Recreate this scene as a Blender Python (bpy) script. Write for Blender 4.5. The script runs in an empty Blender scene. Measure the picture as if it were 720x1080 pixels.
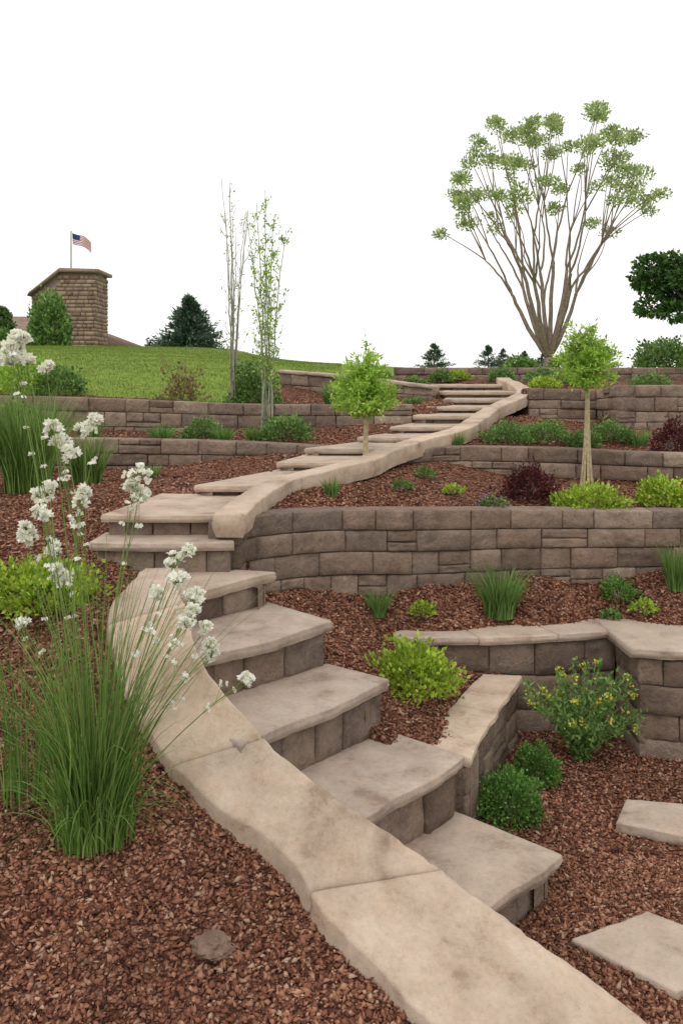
import bpy, math, random
import numpy as np
from mathutils import noise, Vector
rng=np.random.default_rng(7); random.seed(7)
scene=bpy.context.scene
EYE=2.6
# ------------------------------------------------------------------ materials
def newmat(name):
    m=bpy.data.materials.new(name); m.use_nodes=True
    nt=m.node_tree; nt.nodes.clear()
    out=nt.nodes.new('ShaderNodeOutputMaterial')
    return m,nt,out
def N(nt,t,**kw):
    n=nt.nodes.new(t)
    for k,v in kw.items(): setattr(n,k,v)
    return n
def ramp(nt,stops,interp='LINEAR'):
    r=N(nt,'ShaderNodeValToRGB'); cr=r.color_ramp; cr.interpolation=interp
    while len(cr.elements)>1: cr.elements.remove(cr.elements[-1])
    cr.elements[0].position=stops[0][0]; cr.elements[0].color=(*stops[0][1],1)
    for p,c in stops[1:]:
        e=cr.elements.new(p); e.color=(*c,1)
    return r
def mixc(nt,a,b,f,mode='MIX'):
    m=N(nt,'ShaderNodeMix',data_type='RGBA',blend_type=mode)
    for sock,val in ((m.inputs[0],f),(m.inputs[6],a),(m.inputs[7],b)):
        if hasattr(val,'is_output'): nt.links.new(val,sock)
        else:
            sock.default_value=val if not isinstance(val,tuple) else (*val,1)
    return m.outputs[2]
def noi(nt,vec,scale,detail=4,rough=.6,dist=0.):
    n=N(nt,'ShaderNodeTexNoise'); n.inputs['Scale'].default_value=scale
    n.inputs['Detail'].default_value=detail; n.inputs['Roughness'].default_value=rough; n.inputs['Distortion'].default_value=dist
    nt.links.new(vec,n.inputs['Vector']); return n.outputs['Fac']
def finish(nt,out,col,height=None,bstr=.4,bdist=.01,rough=.85,spec=.2):
    b=N(nt,'ShaderNodeBsdfPrincipled'); b.inputs['Roughness'].default_value=rough
    b.inputs['Specular IOR Level'].default_value=spec
    if hasattr(col,'is_output'): nt.links.new(col,b.inputs['Base Color'])
    else: b.inputs['Base Color'].default_value=(*col,1)
    if height is not None:
        bp=N(nt,'ShaderNodeBump'); bp.inputs['Strength'].default_value=bstr; bp.inputs['Distance'].default_value=bdist
        nt.links.new(height,bp.inputs['Height']); nt.links.new(bp.outputs['Normal'],b.inputs['Normal'])
    nt.links.new(b.outputs[0],out.inputs[0])
def add(nt,a,b,op='ADD'):
    m=N(nt,'ShaderNodeMath',operation=op)
    for s,v in ((m.inputs[0],a),(m.inputs[1],b)):
        if hasattr(v,'is_output'): nt.links.new(v,s)
        else: s.default_value=v
    return m.outputs[0]

def mat_flag(name,stops,mott=(.60,.40,.28),mf=.3):
    m,nt,out=newmat(name)
    co=N(nt,'ShaderNodeTexCoord').outputs['Object']; geo=N(nt,'ShaderNodeNewGeometry')
    n1=noi(nt,co,2.0,8,.66,.15); r=ramp(nt,stops); nt.links.new(n1,r.inputs[0])
    isl=ramp(nt,[(0,(.86,.86,.88)),(.5,(.97,.95,.95)),(1,(1.06,1.03,.99))]); nt.links.new(geo.outputs['Random Per Island'],isl.inputs[0])
    c=mixc(nt,r.outputs[0],isl.outputs[0],1.0,'MULTIPLY')
    n2=noi(nt,co,7,9,.74,.1); r2=ramp(nt,[(.50,(0,0,0)),(.64,(1,1,1))]); nt.links.new(n2,r2.inputs[0])
    f=add(nt,r2.outputs[0],mf,'MULTIPLY'); c=mixc(nt,c,mott,f)
    n3=noi(nt,co,38,9,.85); r3=ramp(nt,[(.32,(.78,.76,.74)),(.5,(1,1,1)),(.7,(1.08,1.08,1.08))]); nt.links.new(n3,r3.inputs[0])
    c=mixc(nt,c,r3.outputs[0],.85,'MULTIPLY')
    n4=noi(nt,co,4.0,10,.78,.1); r4=ramp(nt,[(.36,(.62,.56,.52)),(.44,(.90,.88,.86)),(.55,(1,1,1)),(.66,(1.10,1.10,1.09))]); nt.links.new(n4,r4.inputs[0])
    c=mixc(nt,c,r4.outputs[0],.8,'MULTIPLY')
    # layered cleavage: stepped height following the stone's bedding
    n5=noi(nt,co,3.0,7,.62,.2); st=add(nt,n5,9.0,'MULTIPLY'); fl=add(nt,st,0,'FLOOR'); fr=add(nt,st,fl,'SUBTRACT'); rs=ramp(nt,[(0,(0,0,0)),(.08,(1,1,1))]); nt.links.new(fr,rs.inputs[0])
    lay=add(nt,fl,rs.outputs[0],'ADD')
    h=add(nt,add(nt,n3,.35,'MULTIPLY'),add(nt,n2,.8,'MULTIPLY'))
    h=add(nt,h,n4); h=add(nt,h,add(nt,lay,.16,'MULTIPLY'))
    finish(nt,out,c,h,.55,.013,.85,.2); return m
M_curb=mat_flag('tan_flagstone',[(.3,(.41,.32,.24)),(.46,(.53,.425,.33)),(.60,(.61,.50,.395)),(.72,(.51,.385,.285))])
M_tread=mat_flag('tread_stone',[(.3,(.37,.295,.24)),(.5,(.475,.39,.32)),(.7,(.55,.455,.375))],(.56,.42,.32),.35)
def mat_block():
    m,nt,out=newmat('wall_block_stone')
    co=N(nt,'ShaderNodeTexCoord').outputs['Object']; geo=N(nt,'ShaderNodeNewGeometry')
    r=ramp(nt,[(0,(.20,.145,.115)),(.2,(.33,.245,.19)),(.4,(.25,.19,.16)),(.6,(.38,.29,.23)),(.8,(.28,.20,.155)),(1,(.43,.335,.265))]); nt.links.new(geo.outputs['Random Per Island'],r.inputs[0])
    n2=noi(nt,co,6,8,.7,.2); r2=ramp(nt,[(.3,(.58,.54,.51)),(.52,(1,1,1)),(.72,(1.28,1.22,1.15))]); nt.links.new(n2,r2.inputs[0])
    c=mixc(nt,r.outputs[0],r2.outputs[0],.9,'MULTIPLY')
    n3=noi(nt,co,40,8,.8); r3=ramp(nt,[(.32,(.66,.65,.63)),(.6,(1.06,1.06,1.06))]); nt.links.new(n3,r3.inputs[0])
    c=mixc(nt,c,r3.outputs[0],.75,'MULTIPLY')
    n4=noi(nt,co,12,8,.72,.3)
    h=add(nt,add(nt,n4,2.0,'MULTIPLY'),add(nt,n3,.4,'MULTIPLY'))
    finish(nt,out,c,h,.95,.022,.9,.15); return m
M_block=mat_block()
def simple(name,col,rough=.9,var=.3,scale=20,bump=.3,bd=.01):
    m,nt,out=newmat(name); co=N(nt,'ShaderNodeTexCoord').outputs['Object']
    n=noi(nt,co,scale,5,.65); r=ramp(nt,[(.3,tuple(c*(1-var) for c in col)),(.7,tuple(c*(1+var) for c in col))]); nt.links.new(n,r.inputs[0])
    finish(nt,out,r.outputs[0],n,bump,bd,rough,.15); return m
M_core=simple('wall_joint_dark',(.07,.052,.042))
MUL=[(0,(.07,.030,.021)),(.25,(.16,.070,.044)),(.5,(.245,.108,.068)),(.75,(.32,.155,.098)),(.93,(.40,.22,.145)),(1,(.47,.33,.24))]
def mat_mulch_ground():
    m,nt,out=newmat('bark_mulch_ground'); co=N(nt,'ShaderNodeTexCoord').outputs['Object']
    v=N(nt,'ShaderNodeTexVoronoi'); v.inputs['Scale'].default_value=42; nt.links.new(co,v.inputs['Vector'])
    sx=N(nt,'ShaderNodeSeparateColor'); nt.links.new(v.outputs['Color'],sx.inputs[0])
    r=ramp(nt,[(p,tuple(x*.85 for x in c)) for p,c in MUL]); nt.links.new(sx.outputs[0],r.inputs[0])
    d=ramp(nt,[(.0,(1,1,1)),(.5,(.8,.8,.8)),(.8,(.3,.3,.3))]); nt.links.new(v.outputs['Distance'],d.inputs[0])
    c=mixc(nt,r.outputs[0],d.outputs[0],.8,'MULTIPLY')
    n=noi(nt,co,1.7,5,.6); r2=ramp(nt,[(.3,(.78,.75,.75)),(.7,(1.15,1.1,1.1))]); nt.links.new(n,r2.inputs[0])
    c=mixc(nt,c,r2.outputs[0],.8,'MULTIPLY')
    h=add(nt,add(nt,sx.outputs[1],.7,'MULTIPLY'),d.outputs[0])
    finish(nt,out,c,h,1.0,.02,.95,.1); return m
M_mulch=mat_mulch_ground()
def mat_island(name,stops,rough=.9,spec=.15,trans=0.0,low=None,patch=True,pscale=3.0):
    m,nt,out=newmat(name); geo=N(nt,'ShaderNodeNewGeometry')
    r=ramp(nt,stops); nt.links.new(geo.outputs['Random Per Island'],r.inputs[0]); c=r.outputs[0]
    if patch:
        co=N(nt,'ShaderNodeTexCoord').outputs['Object']; n=noi(nt,co,pscale,3,.6)
        r2=ramp(nt,[(.35,(.72,.72,.72)),(.65,(1.15,1.15,1.15))]); nt.links.new(n,r2.inputs[0]); c=mixc(nt,c,r2.outputs[0],.85,'MULTIPLY')
    b=N(nt,'ShaderNodeBsdfPrincipled'); b.inputs['Roughness'].default_value=rough; b.inputs['Specular IOR Level'].default_value=spec
    nt.links.new(c,b.inputs['Base Color'])
    if trans>0:
        t=N(nt,'ShaderNodeBsdfTranslucent'); nt.links.new(c,t.inputs[0]); mx=N(nt,'ShaderNodeMixShader'); mx.inputs[0].default_value=trans
        nt.links.new(b.outputs[0],mx.inputs[1]); nt.links.new(t.outputs[0],mx.inputs[2]); nt.links.new(mx.outputs[0],out.inputs[0])
    else: nt.links.new(b.outputs[0],out.inputs[0])
    return m
M_chip=mat_island('bark_chips',MUL,.95,.1,pscale=1.6)
def leafm(name,dark,mid,light,tr=.35): return mat_island(name,[(0,dark),(.45,mid),(.9,light),(1,tuple(min(1,c*1.25) for c in light))],.55,.3,tr)
M_lime=leafm('lime_leaves',(.17,.28,.025),(.35,.50,.045),(.52,.65,.11))
M_box=leafm('boxwood_leaves',(.05,.14,.025),(.12,.27,.05),(.22,.40,.09))
M_green=leafm('shrub_leaves',(.07,.14,.03),(.15,.27,.07),(.27,.41,.12))
M_grass=leafm('grass_blades',(.07,.16,.03),(.15,.29,.065),(.29,.43,.14))
M_grassd=leafm('tall_grass_blades',(.06,.14,.02),(.14,.27,.05),(.29,.42,.12),.3)
M_burg=leafm('burgundy_leaves',(.035,.01,.014),(.09,.02,.025),(.18,.045,.045),.2)
M_red=leafm('russet_leaves',(.14,.12,.04),(.30,.19,.09),(.30,.36,.12),.3)
M_treeleaf=leafm('pale_tree_leaves',(.24,.32,.10),(.40,.50,.19),(.54,.63,.30),.4)
M_young=leafm('young_tree_leaves',(.20,.36,.03),(.36,.58,.07),(.50,.70,.16),.4)
M_pine=leafm('conifer_needles',(.03,.07,.04),(.06,.12,.07),(.11,.18,.11),.1)
M_dark=leafm('dark_tree_leaves',(.03,.08,.02),(.06,.14,.03),(.13,.24,.06),.25)
M_lawnb=leafm('lawn_blades',(.10,.17,.02),(.17,.25,.035),(.26,.33,.06),.3)
M_petal=mat_island('white_petals',[(0,(.80,.82,.66)),(.3,(.92,.92,.82)),(1,(.95,.95,.90))],.6,.2,.35,patch=False)
M_yellowfl=mat_island('yellow_petals',[(0,(.6,.5,.05)),(1,(.75,.7,.15))],.6,.2,.2,patch=False)
M_purple=mat_island('purple_petals',[(0,(.25,.1,.3)),(1,(.45,.25,.5))],.6,.2,.2,patch=False)
M_stem=simple('green_stems',(.20,.29,.08),.6,.3,8,0)
M_bark=simple('grey_bark',(.26,.20,.165),.95,.35,12,.5,.02)
M_palebark=simple('pale_bark',(.46,.38,.24),.9,.3,30,.5)
M_twig=simple('grey_green_stems',(.30,.31,.23),.8,.25,15,.1)
M_rock=simple('field_rock',(.19,.125,.095),.9,.35,14,.7,.02)
M_lawn=simple('lawn_soil',(.16,.23,.035),.95,.2,5,.2,.02)
M_metal=simple('pole_metal',(.5,.5,.5),.4,.1,5,0)
M_roof=simple('roof_shingles',(.26,.19,.15),.9,.25,6,.4,.03)
M_fr=simple('flag_red',(.5,.03,.05),.8,.05,2,0); M_fw=simple('flag_white',(.8,.8,.8),.8,.05,2,0); M_fb=simple('flag_blue',(.04,.06,.22),.8,.05,2,0)
M_cop=simple('coping_stone',(.30,.22,.18))
# ------------------------------------------------------------------ mesh builder
class MB:
    def __init__(s): s.V=[];s.F=[];s.n=0
    def add(s,v,f,m=0):
        v=np.asarray(v,float).reshape(-1,3); f=np.asarray(f,int)
        s.V.append(v); s.F.append((f+s.n,m)); s.n+=len(v)
    def poly(s,v,faces,m=0):
        v=np.asarray(v,float); s.V.append(v)
        for f in faces: s.F.append((np.array([f])+s.n,m))
        s.n+=len(v)
    def build(s,name,mats,parent=None,smooth=False):
        me=bpy.data.meshes.new(name); V=np.concatenate(s.V)
        me.vertices.add(len(V)); me.vertices.foreach_set('co',V.ravel())
        loops=np.concatenate([f.ravel() for f,m in s.F]); sizes=np.concatenate([np.full(len(f),f.shape[1]) for f,m in s.F])
        mi=np.concatenate([np.full(len(f),m) for f,m in s.F])
        me.loops.add(len(loops)); me.loops.foreach_set('vertex_index',loops.astype(np.int32))
        me.polygons.add(len(sizes)); st=np.concatenate([[0],np.cumsum(sizes)[:-1]]); me.polygons.foreach_set('loop_start',st.astype(np.int32))
        me.polygons.foreach_set('material_index',mi.astype(np.int32))
        if smooth: me.polygons.foreach_set('use_smooth',np.ones(len(sizes),bool))
        for m in mats: me.materials.append(m)
        me.update(calc_edges=True); me.validate()
        o=bpy.data.objects.new(name,me); scene.collection.objects.link(o)
        if parent: o.parent=parent
        return o
def empty(name):
    o=bpy.data.objects.new(name,None); o.empty_display_size=.2; scene.collection.objects.link(o); return o
def nz(x,y,z=0.): return noise.noise(Vector((x,y,z)))
# ------------------------------------------------------------------ layout data
CL=np.array([(-1.25,5.42,1.37),(-1.24,5.12,1.38),(-1.286,4.82,1.33),(-1.27,4.68,1.20),(-1.185,4.54,.98),(-.956,4.26,.82),(-.632,3.92,.67),(-.211,3.65,.53),(-.057,3.445,.40),(.214,3.205,.28),(.408,3.06,.2),(.75,2.80,.12),(1.3,2.4,.06)])
CR=np.array([(-1.0,5.44,1.37),(-.99,5.17,1.38),(-.85,4.665,1.33),(-.742,4.39,1.18),(-.528,4.24,.96),(-.268,4.02,.80),(.021,3.85,.66),(.273,3.78,.52),(.578,3.587,.39),(.899,3.37,.27),(1.157,3.156,.19),(1.5,2.9,.12),(1.95,2.6,.06)])
CC=(CL+CR)/2
K=np.array([(-.735,5.56,1.685),(-.715,5.80,1.70),(-.64,6.2,1.73),(-.47,6.75,1.775),(-.14,7.10,1.82),(.2,7.4,1.87),(.45,7.85,1.93),(.8,8.5,1.97),(1.25,9.1,2.03),(1.6,9.9,2.12),(1.9,10.6,2.21),(2.4,11.5,2.33),(2.55,12.1,2.42),(2.5,13.3,2.55)])
PA=[(-.66,5.60,1.62,1.0),(-.60,5.84,1.63,1.0),(-.07,6.29,1.6,.95),(.66,6.6,1.55,.88),(1.51,6.8,1.52,.88),(2.73,6.85,1.5,.9),(5,6.9,1.5,.9),(9,7,1.5,.9)]
PB=[(.60,8.16,1.87,1.5),(1.2,8.5,1.88,1.45),(2.2,8.55,1.86,1.42),(3.2,8.35,1.83,1.42),(5,8.2,1.83,1.42),(9,8.2,1.83,1.42)]
PC=[(2.5,11.4,2.42,1.85),(3.4,11.4,2.40,1.85),(3.42,10.6,2.47,1.83),(9,10.6,2.47,1.83)]
PD=[(.9,14.3,2.72,2.3),(4,14.5,2.72,2.35),(14,14.5,2.72,2.35)]
PE=[(-9,8.5,1.96,1.5),(-4,8.7,1.95,1.5),(-2.6,8.8,1.94,1.5),(-1.2,8.8,1.91,1.5),(-.4,8.55,1.89,1.6),(-.22,8.38,1.88,1.6)]
PF=[(-9,9.9,2.38,1.8),(-4,10.1,2.35,1.8),(-1.3,10.3,2.25,1.8),(0,10.4,2.23,1.8),(.85,10.3,2.24,1.8)]
PI=[(-1.0,13.6,2.63,2.1),(0,13.0,2.54,2.1),(1.3,12.2,2.39,2.1)]
def yf(P): 
    P=np.array(P); return lambda x: np.interp(x,P[:,0],P[:,1])
yA,yB,yC,yD,yE,yF,yI=map(yf,(PA,PB,PC,PD,PE,PF,PI))
Spoly=[tuple(CC[i][:2]) for i in (8,7,6,5,4,3,2,1)]+[(-1.12,5.4),(-1.5,5.6),(-1.5,6.5),(-1.0,6.7),(-.42,7.65),(-.2,8.2),(.3,8.95),(.7,9.55),(1.0,10.1),(1.2,10.7),(1.5,11.3),(1.6,12),(1.4,13.2),(2.5,13.2)]+[tuple(p[:2]) for p in K[::-1][1:-1]]+[(-.78,5.6),(-.55,5.48),(-.14,5.05),(.18,4.8),(.56,4.5),(.96,4.18),(.45,3.65)]
def inpoly(x,y,poly):
    ins=np.zeros(x.shape,bool); n=len(poly)
    for i in range(n):
        x1,y1=poly[i]; x2,y2=poly[(i+1)%n]
        if y1==y2: continue
        c=((y1>y)!=(y2>y))&(x<(x2-x1)*(y-y1)/(y2-y1)+x1); ins^=c
    return ins
def rbf(pts):
    P=np.array(pts,float); n=len(P); d=np.hypot(P[:,None,0]-P[None,:,0],P[:,None,1]-P[None,:,1])
    A=np.zeros((n+3,n+3)); A[:n,:n]=d; A[:n,n]=1;A[:n,n+1]=P[:,0];A[:n,n+2]=P[:,1];A[n:,:n]=A[:n,n:].T
    w=np.linalg.solve(A,np.concatenate([P[:,2],[0,0,0]])); lo,hi=P[:,2].min(),P[:,2].max()
    def f(x,y):
        r=np.full(x.shape,w[n])+w[n+1]*x+w[n+2]*y
        for i in range(n): r+=w[i]*np.hypot(x-P[i,0],y-P[i,1])
        return np.clip(r,lo,hi)
    return f
L0=rbf([(-1.3,5.3,1.3),(-1.42,4.75,1.24),(-1.4,4.6,1.08),(-1.3,4.45,.87),(-1.05,4.2,.72),(-.72,3.87,.57),(-.3,3.62,.42),(-.15,3.4,.28),(.12,3.12,.17),(.35,2.95,.09),(-1.07,3.7,.6),(-2,3.6,.68),(-2,4.5,1.0),(-3,4.5,1.05),(-1.8,5.3,1.32),(-1.68,5.5,1.36),(-3,5.6,1.4),(-2,6.2,1.5),(-3,7,1.55),(-1.6,7,1.62),(-1.1,6.7,1.66),(-.7,7.6,1.74),(-.35,8.3,1.8),(-2,8.6,1.6),(-4.5,8.6,1.6),(-1.5,3,.33),(-2.5,3,.4),(-1,2.5,.12),(0,2.3,0),(-3,2,.1),(.6,2.6,.03),(-6,4.5,1.1),(-6,2,.2),(0,0,0),(-6,0,0),(6,0,0),(0,-15,0)])
LEF=rbf([(-9,9,1.9),(-4,9,1.88),(-1,9,1.84),(-.2,8.8,1.86),(.4,9.3,1.92),(.8,10,2.0),(-9,9.9,1.95),(-1,10,1.9)])
L2=rbf([(-9,10.2,2.33),(-4,10.3,2.3),(-1.3,10.5,2.16),(.7,10.5,2.18),(1.2,11.2,2.22),(.5,11.8,2.2),(-.5,12.8,2.25),(-1.3,13,2.42),(-3,13,2.6),(-4,14,2.75),(-2,14.2,2.62),(-8,14,2.9),(-5,19,3.1),(-2,19,2.9),(-4,25,3.38),(-8,25,3.42),(-14,25,3.42),(-3,25,3.3),(-1.7,25,2.95),(0,25,2.8),(-9,19,3.15),(-8,35,3.3),(-8,60,3),(-30,25,3.4),(-30,60,3),(1.5,16,2.7),(1.9,25,2.75),(1.9,60,2.7),(1.9,120,2.6)])
LI=rbf([(-1,14,2.62),(0,13.4,2.5),(1.3,12.6,2.36),(1.5,14,2.5),(0,15,2.65),(1.5,16,2.7)])
R1a=rbf([(.6,4.95,.46),(.5,4.78,.45),(.33,5.0,.54),(0,5.3,.82),(-.4,5.6,1.02),(.9,5.9,.42),(.5,5.85,.60),(.7,5.5,.45),(.45,6.1,.66),(0,5.9,.93)])
R1b=rbf([(-.45,5.65,1.05),(-.5,5.9,1.07),(0,5.95,.93),(.45,6.22,.68),(.66,6.5,.93),(1.5,6.7,.98),(2.7,6.75,.99),(6,6.75,.99),(1.2,6.35,.66),(2.0,6.48,.67),(3,6.35,.68),(6,6.3,.68),(2.2,6.1,.66),(3,6,.66),(6,6,.66)])
R2=rbf([(-.45,6.2,1.58),(0,6.85,1.66),(.4,7.5,1.73),(.6,8.0,1.75),(1,8.4,1.72),(.66,6.8,1.49),(1.5,7.1,1.47),(2.7,7.1,1.45),(6,7.1,1.45),(1.6,8.35,1.55),(2.7,8.3,1.53),(6,8.1,1.53)])
R3=rbf([(1.2,8.8,1.84),(1.7,9.6,1.95),(2.2,10.6,2.05),(2.6,11.2,2.02),(3.3,11.2,1.95),(2,8.8,1.80),(3,8.6,1.78),(6,8.5,1.78),(3.4,10.4,1.92),(6,10.4,1.92)])
R4=rbf([(2.7,11.7,2.38),(3.3,11.8,2.36),(6,11,2.42),(10,11,2.42),(2,14,2.5),(4,14.2,2.5),(10,14.2,2.5)])
R5=rbf([(1.9,15,2.7),(6,15,2.68),(14,15,2.68),(1.9,25,2.75),(8,25,2.78),(20,40,2.7),(1.9,60,2.7),(40,60,2.6),(1.9,120,2.6)])
SS=rbf([(.8,3.9,-.1),(.3,4.2,.12),(-.05,4.5,.4),(-.4,4.8,.7),(-.8,5.3,1.0),(-1.2,5.6,1.15),(-1.2,6.2,1.35),(-.9,6.8,1.45),(-.2,7.8,1.5),(.1,8.4,1.6),(.7,9.1,1.65),(1,9.7,1.72),(1.3,10.3,1.8),(1.6,10.9,1.9),(2,11.5,2.0),(2.1,12.3,2.1),(2,13.2,2.2)])
xsY=[-50,2.0,2.4,2.6,2.85,3.1,3.29,3.52,3.72,3.885,4.14,4.39,5.0,5.6,6.5,7,7.7,8.4,9.1,9.7,10.3,10.9,11.5,12.3,13.2,15,200]
xsX=[2.4,2.2,1.85,1.6,1.12,.78,.556,.26,.03,-.305,-.61,-.86,-1.07,-1.1,-1.0,-.7,-.2,.05,.7,1,1.3,1.6,2,2.1,1.9,1.9,1.9]
def region(x,y):
    x=np.asarray(x,float);y=np.asarray(y,float)
    S=inpoly(x,y,Spoly); left=(x<np.interp(y,xsY,xsX))&~S; right=~left&~S
    R=np.full(x.shape,0); R[S]=1
    yE_,yF_=yE(x)+.12,yF(x)+.12
    R[left]=2; R[left&(y>yE_)]=3; R[left&(y>yF_)]=4
    R[left&(y>yI(x)+.12)&(y<14.3)&(x>-1.0)]=5
    yG=np.interp(x,[-3,.5,.62,.8,1.1,1.2,2.0,2.15,9],[4.5,4.6,4.85,5.2,5.9,6.3,6.42,5.95,5.85])
    a=right&(y>yG); R[a]=6
    R[a&(y>np.interp(x,[-.5,0,.45,1.2],[5.6,5.95,6.22,6.25]))]=7
    R[right&(y>yA(x)+.12)]=8; R[right&(y>yB(x)+.12)&(y>8.1)]=9; R[right&(y>yC(x)+.12)&(x>2.3)]=10
    R[right&(y>13.25)]=10; R[right&(y>yD(x)+.12)]=11
    return R
FN={0:lambda x,y:np.zeros(x.shape),1:SS,2:L0,3:LEF,4:L2,5:LI,6:R1a,7:R1b,8:R2,9:R3,10:R4,11:R5}
def hf(x,y):
    x=np.asarray(x,float);y=np.asarray(y,float); R=region(x,y); z=np.zeros(x.shape)
    for k,f in FN.items():
        m=R==k
        if m.any(): z[m]=f(x[m],y[m])
    z=z+.018*np.sin(3.1*x+1.3*np.sin(2.3*y))*np.sin(2.7*y+.7*x)*(y<20)*(R!=1)
    return z,R
def H(x,y): return float(hf(np.array([x]),np.array([y]))[0][0])
# ------------------------------------------------------------------ ground
xs=np.concatenate([-np.geomspace(4.6,160,34)[::-1],np.arange(-4.5,5.0,.05),np.geomspace(5.05,160,34)])
ys=np.concatenate([-np.geomspace(.5,40,14)[::-1],np.arange(0,2,.2),np.arange(2,14.9,.05),np.geomspace(15,220,60)])
X,Y=np.meshgrid(xs,ys); Z,R=hf(X,Y); nx,ny=len(xs),len(ys)
idx=np.arange(nx*ny).reshape(ny,nx)
q=np.stack([idx[:-1,:-1],idx[:-1,1:],idx[1:,1:],idx[1:,:-1]],-1).reshape(-1,4)
cx=(X[:-1,:-1]+X[1:,1:]).ravel()/2; cy=(Y[:-1,:-1]+Y[1:,1:]).ravel()/2
def islawn(x,y,R):
    edge=-1.15-.25*np.sin(y*1.7)
    return ((R==4)&((x<edge)&(y>10.9+.15*np.sin(x*2))|(y>15)))|(R==11)|(y<-1)|(np.abs(x)>14)
lw=islawn(cx,cy,region(cx,cy))
g=MB(); g.V.append(np.stack([X,Y,Z],-1).reshape(-1,3)); g.n=nx*ny
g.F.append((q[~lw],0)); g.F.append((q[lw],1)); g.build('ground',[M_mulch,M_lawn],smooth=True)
# ------------------------------------------------------------------ slab lofts
def resample(P,n=None,step=.06,smooth=True):
    P=np.array(P,float)
    if smooth and len(P)>2:
        out=[]
        Q=np.vstack([2*P[0]-P[1],P,2*P[-1]-P[-2]])
        for i in range(1,len(Q)-2):
            t=np.linspace(0,1,12,endpoint=False)[:,None]; a,b,c,d=Q[i-1],Q[i],Q[i+1],Q[i+2]
            out.append(.5*((2*b)+(-a+c)*t+(2*a-5*b+4*c-d)*t**2+(-a+3*b-3*c+d)*t**3))
        P=np.vstack(out+[P[-1:]])
    s=np.concatenate([[0],np.cumsum(np.hypot(*np.diff(P[:,:2],axis=0).T))])
    if n is None: n=max(3,int(s[-1]/step)+1)
    t=np.linspace(0,s[-1],n); return np.stack([np.interp(t,s,P[:,k]) for k in range(P.shape[1])],1)
def loft(mb,A,B,thick,r=.010,wob=.008,top=.003,m=0,nw=5,seed=0.,side=.008):
    """stone slab: A and B are its two long top edges (n,3)"""
    n=len(A); A=A.copy();B=B.copy()
    for i in range(n):
        d=(B[i]-A[i])[:2]; d=d/(np.linalg.norm(d)+1e-9)
        k=wob*(1.4*nz(A[i,0]*4,A[i,1]*4,seed)+.7*nz(A[i,0]*13,A[i,1]*13,seed)+.5*nz(A[i,0]*30,A[i,1]*30,seed)); A[i,:2]+=d*k
        k=wob*(1.4*nz(B[i,0]*4,B[i,1]*4,seed+9)+.7*nz(B[i,0]*13,B[i,1]*13,seed+9)+.5*nz(B[i,0]*30,B[i,1]*30,seed)); B[i,:2]+=d*k
    prof=[(0,.014,-thick),(0,.006,-thick*.75),(0,-.003,-thick*.45),(0,.003,-(r+.22*(thick-r))),(0,0,-r),(0,r*.35,-r*.3),(0,r*1.2,0)]
    ins=[(t,0,0) for t in np.linspace(0,1,nw+2)[1:-1]]
    prof2=[(1,-a,b) for _,a,b in prof[::-1]]
    rows=[]
    for i in range(n):
        ee=1 if i in (0,n-1) else 0
        row=[]; w=B[i]-A[i]; wl=np.linalg.norm(w[:2])+1e-9; wd=w/wl
        for (t,o,dz) in prof+ins+prof2:
            p=A[i]+w*t+wd*o; p=p.copy(); z=dz
            if dz>-r*1.01:
                z+=top*(nz(p[0]*5,p[1]*5,seed)+.5*nz(p[0]*18,p[1]*18,seed))
                if ee: z-=r*.8
            else:
                kk=side*(nz(p[0]*9,p[1]*9,dz*22+seed)+.7*nz(p[0]*25,p[1]*25,dz*50+seed)); p[:2]+=wd[:2]*kk
            p[2]=A[i,2]*(1-t)+B[i,2]*t+z; row.append(p)
        rows.append(row)
    V=np.array(rows)
    d0=(V[1]-V[0]); d1=(V[-2]-V[-1])
    V0=V[0]+d0/np.maximum(np.linalg.norm(d0,axis=1,keepdims=True),1e-6)*r; V1=V[-1]+d1/np.maximum(np.linalg.norm(d1,axis=1,keepdims=True),1e-6)*r
    topm=np.array([dz>-r*.9 for _,_,dz in prof+ins+prof2])
    V0[topm,2]+=r*.8; V1[topm,2]+=r*.8
    V=np.concatenate([V[:1],V0[None],V[1:-1],V1[None],V[-1:]]); n2,mm=V.shape[:2]
    id_=np.arange(n2*mm).reshape(n2,mm)
    qq=np.stack([id_[:-1,:-1],id_[1:,:-1],id_[1:,1:],id_[:-1,1:]],-1).reshape(-1,4)
    mb.V.append(V.reshape(-1,3)); mb.F.append((qq+mb.n,m))
    mb.F.append((id_[0][None]+mb.n,m)); mb.F.append((id_[-1][::-1][None]+mb.n,m)); mb.n+=n2*mm
def strip(mb,A,B,thick,joints,gap=.004,seed0=None,**kw):
    n=400; a=resample(A,n); b=resample(B,n); js=[0]+list(joints)+[1]
    L=np.sum(np.hypot(*np.diff((a+b)[:,:2]/2,axis=0).T)); g=gap/L
    sd=random.uniform(0,50)
    for i in range(len(js)-1):
        t0,t1=js[i]+g,js[i+1]-g; m=max(4,int((t1-t0)*L/.035)); t=np.linspace(t0,t1,m)*(n-1); k=np.arange(n)
        aa=np.stack([np.interp(t,k,a[:,c]) for c in range(3)],1); bb=np.stack([np.interp(t,k,b[:,c]) for c in range(3)],1)
        dz=random.uniform(-.003,.003); aa[:,2]+=dz; bb[:,2]+=dz
        loft(mb,aa,bb,thick,seed=sd+i*.12,**kw)
def offset(P,d):
    P=np.array(P,float); t=np.gradient(P[:,:2],axis=0); t/=np.linalg.norm(t,axis=1,keepdims=True)
    Q=P.copy(); Q[:,0]+=t[:,1]*d; Q[:,1]-=t[:,0]*d; return Q   # +d = right-hand side
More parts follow.
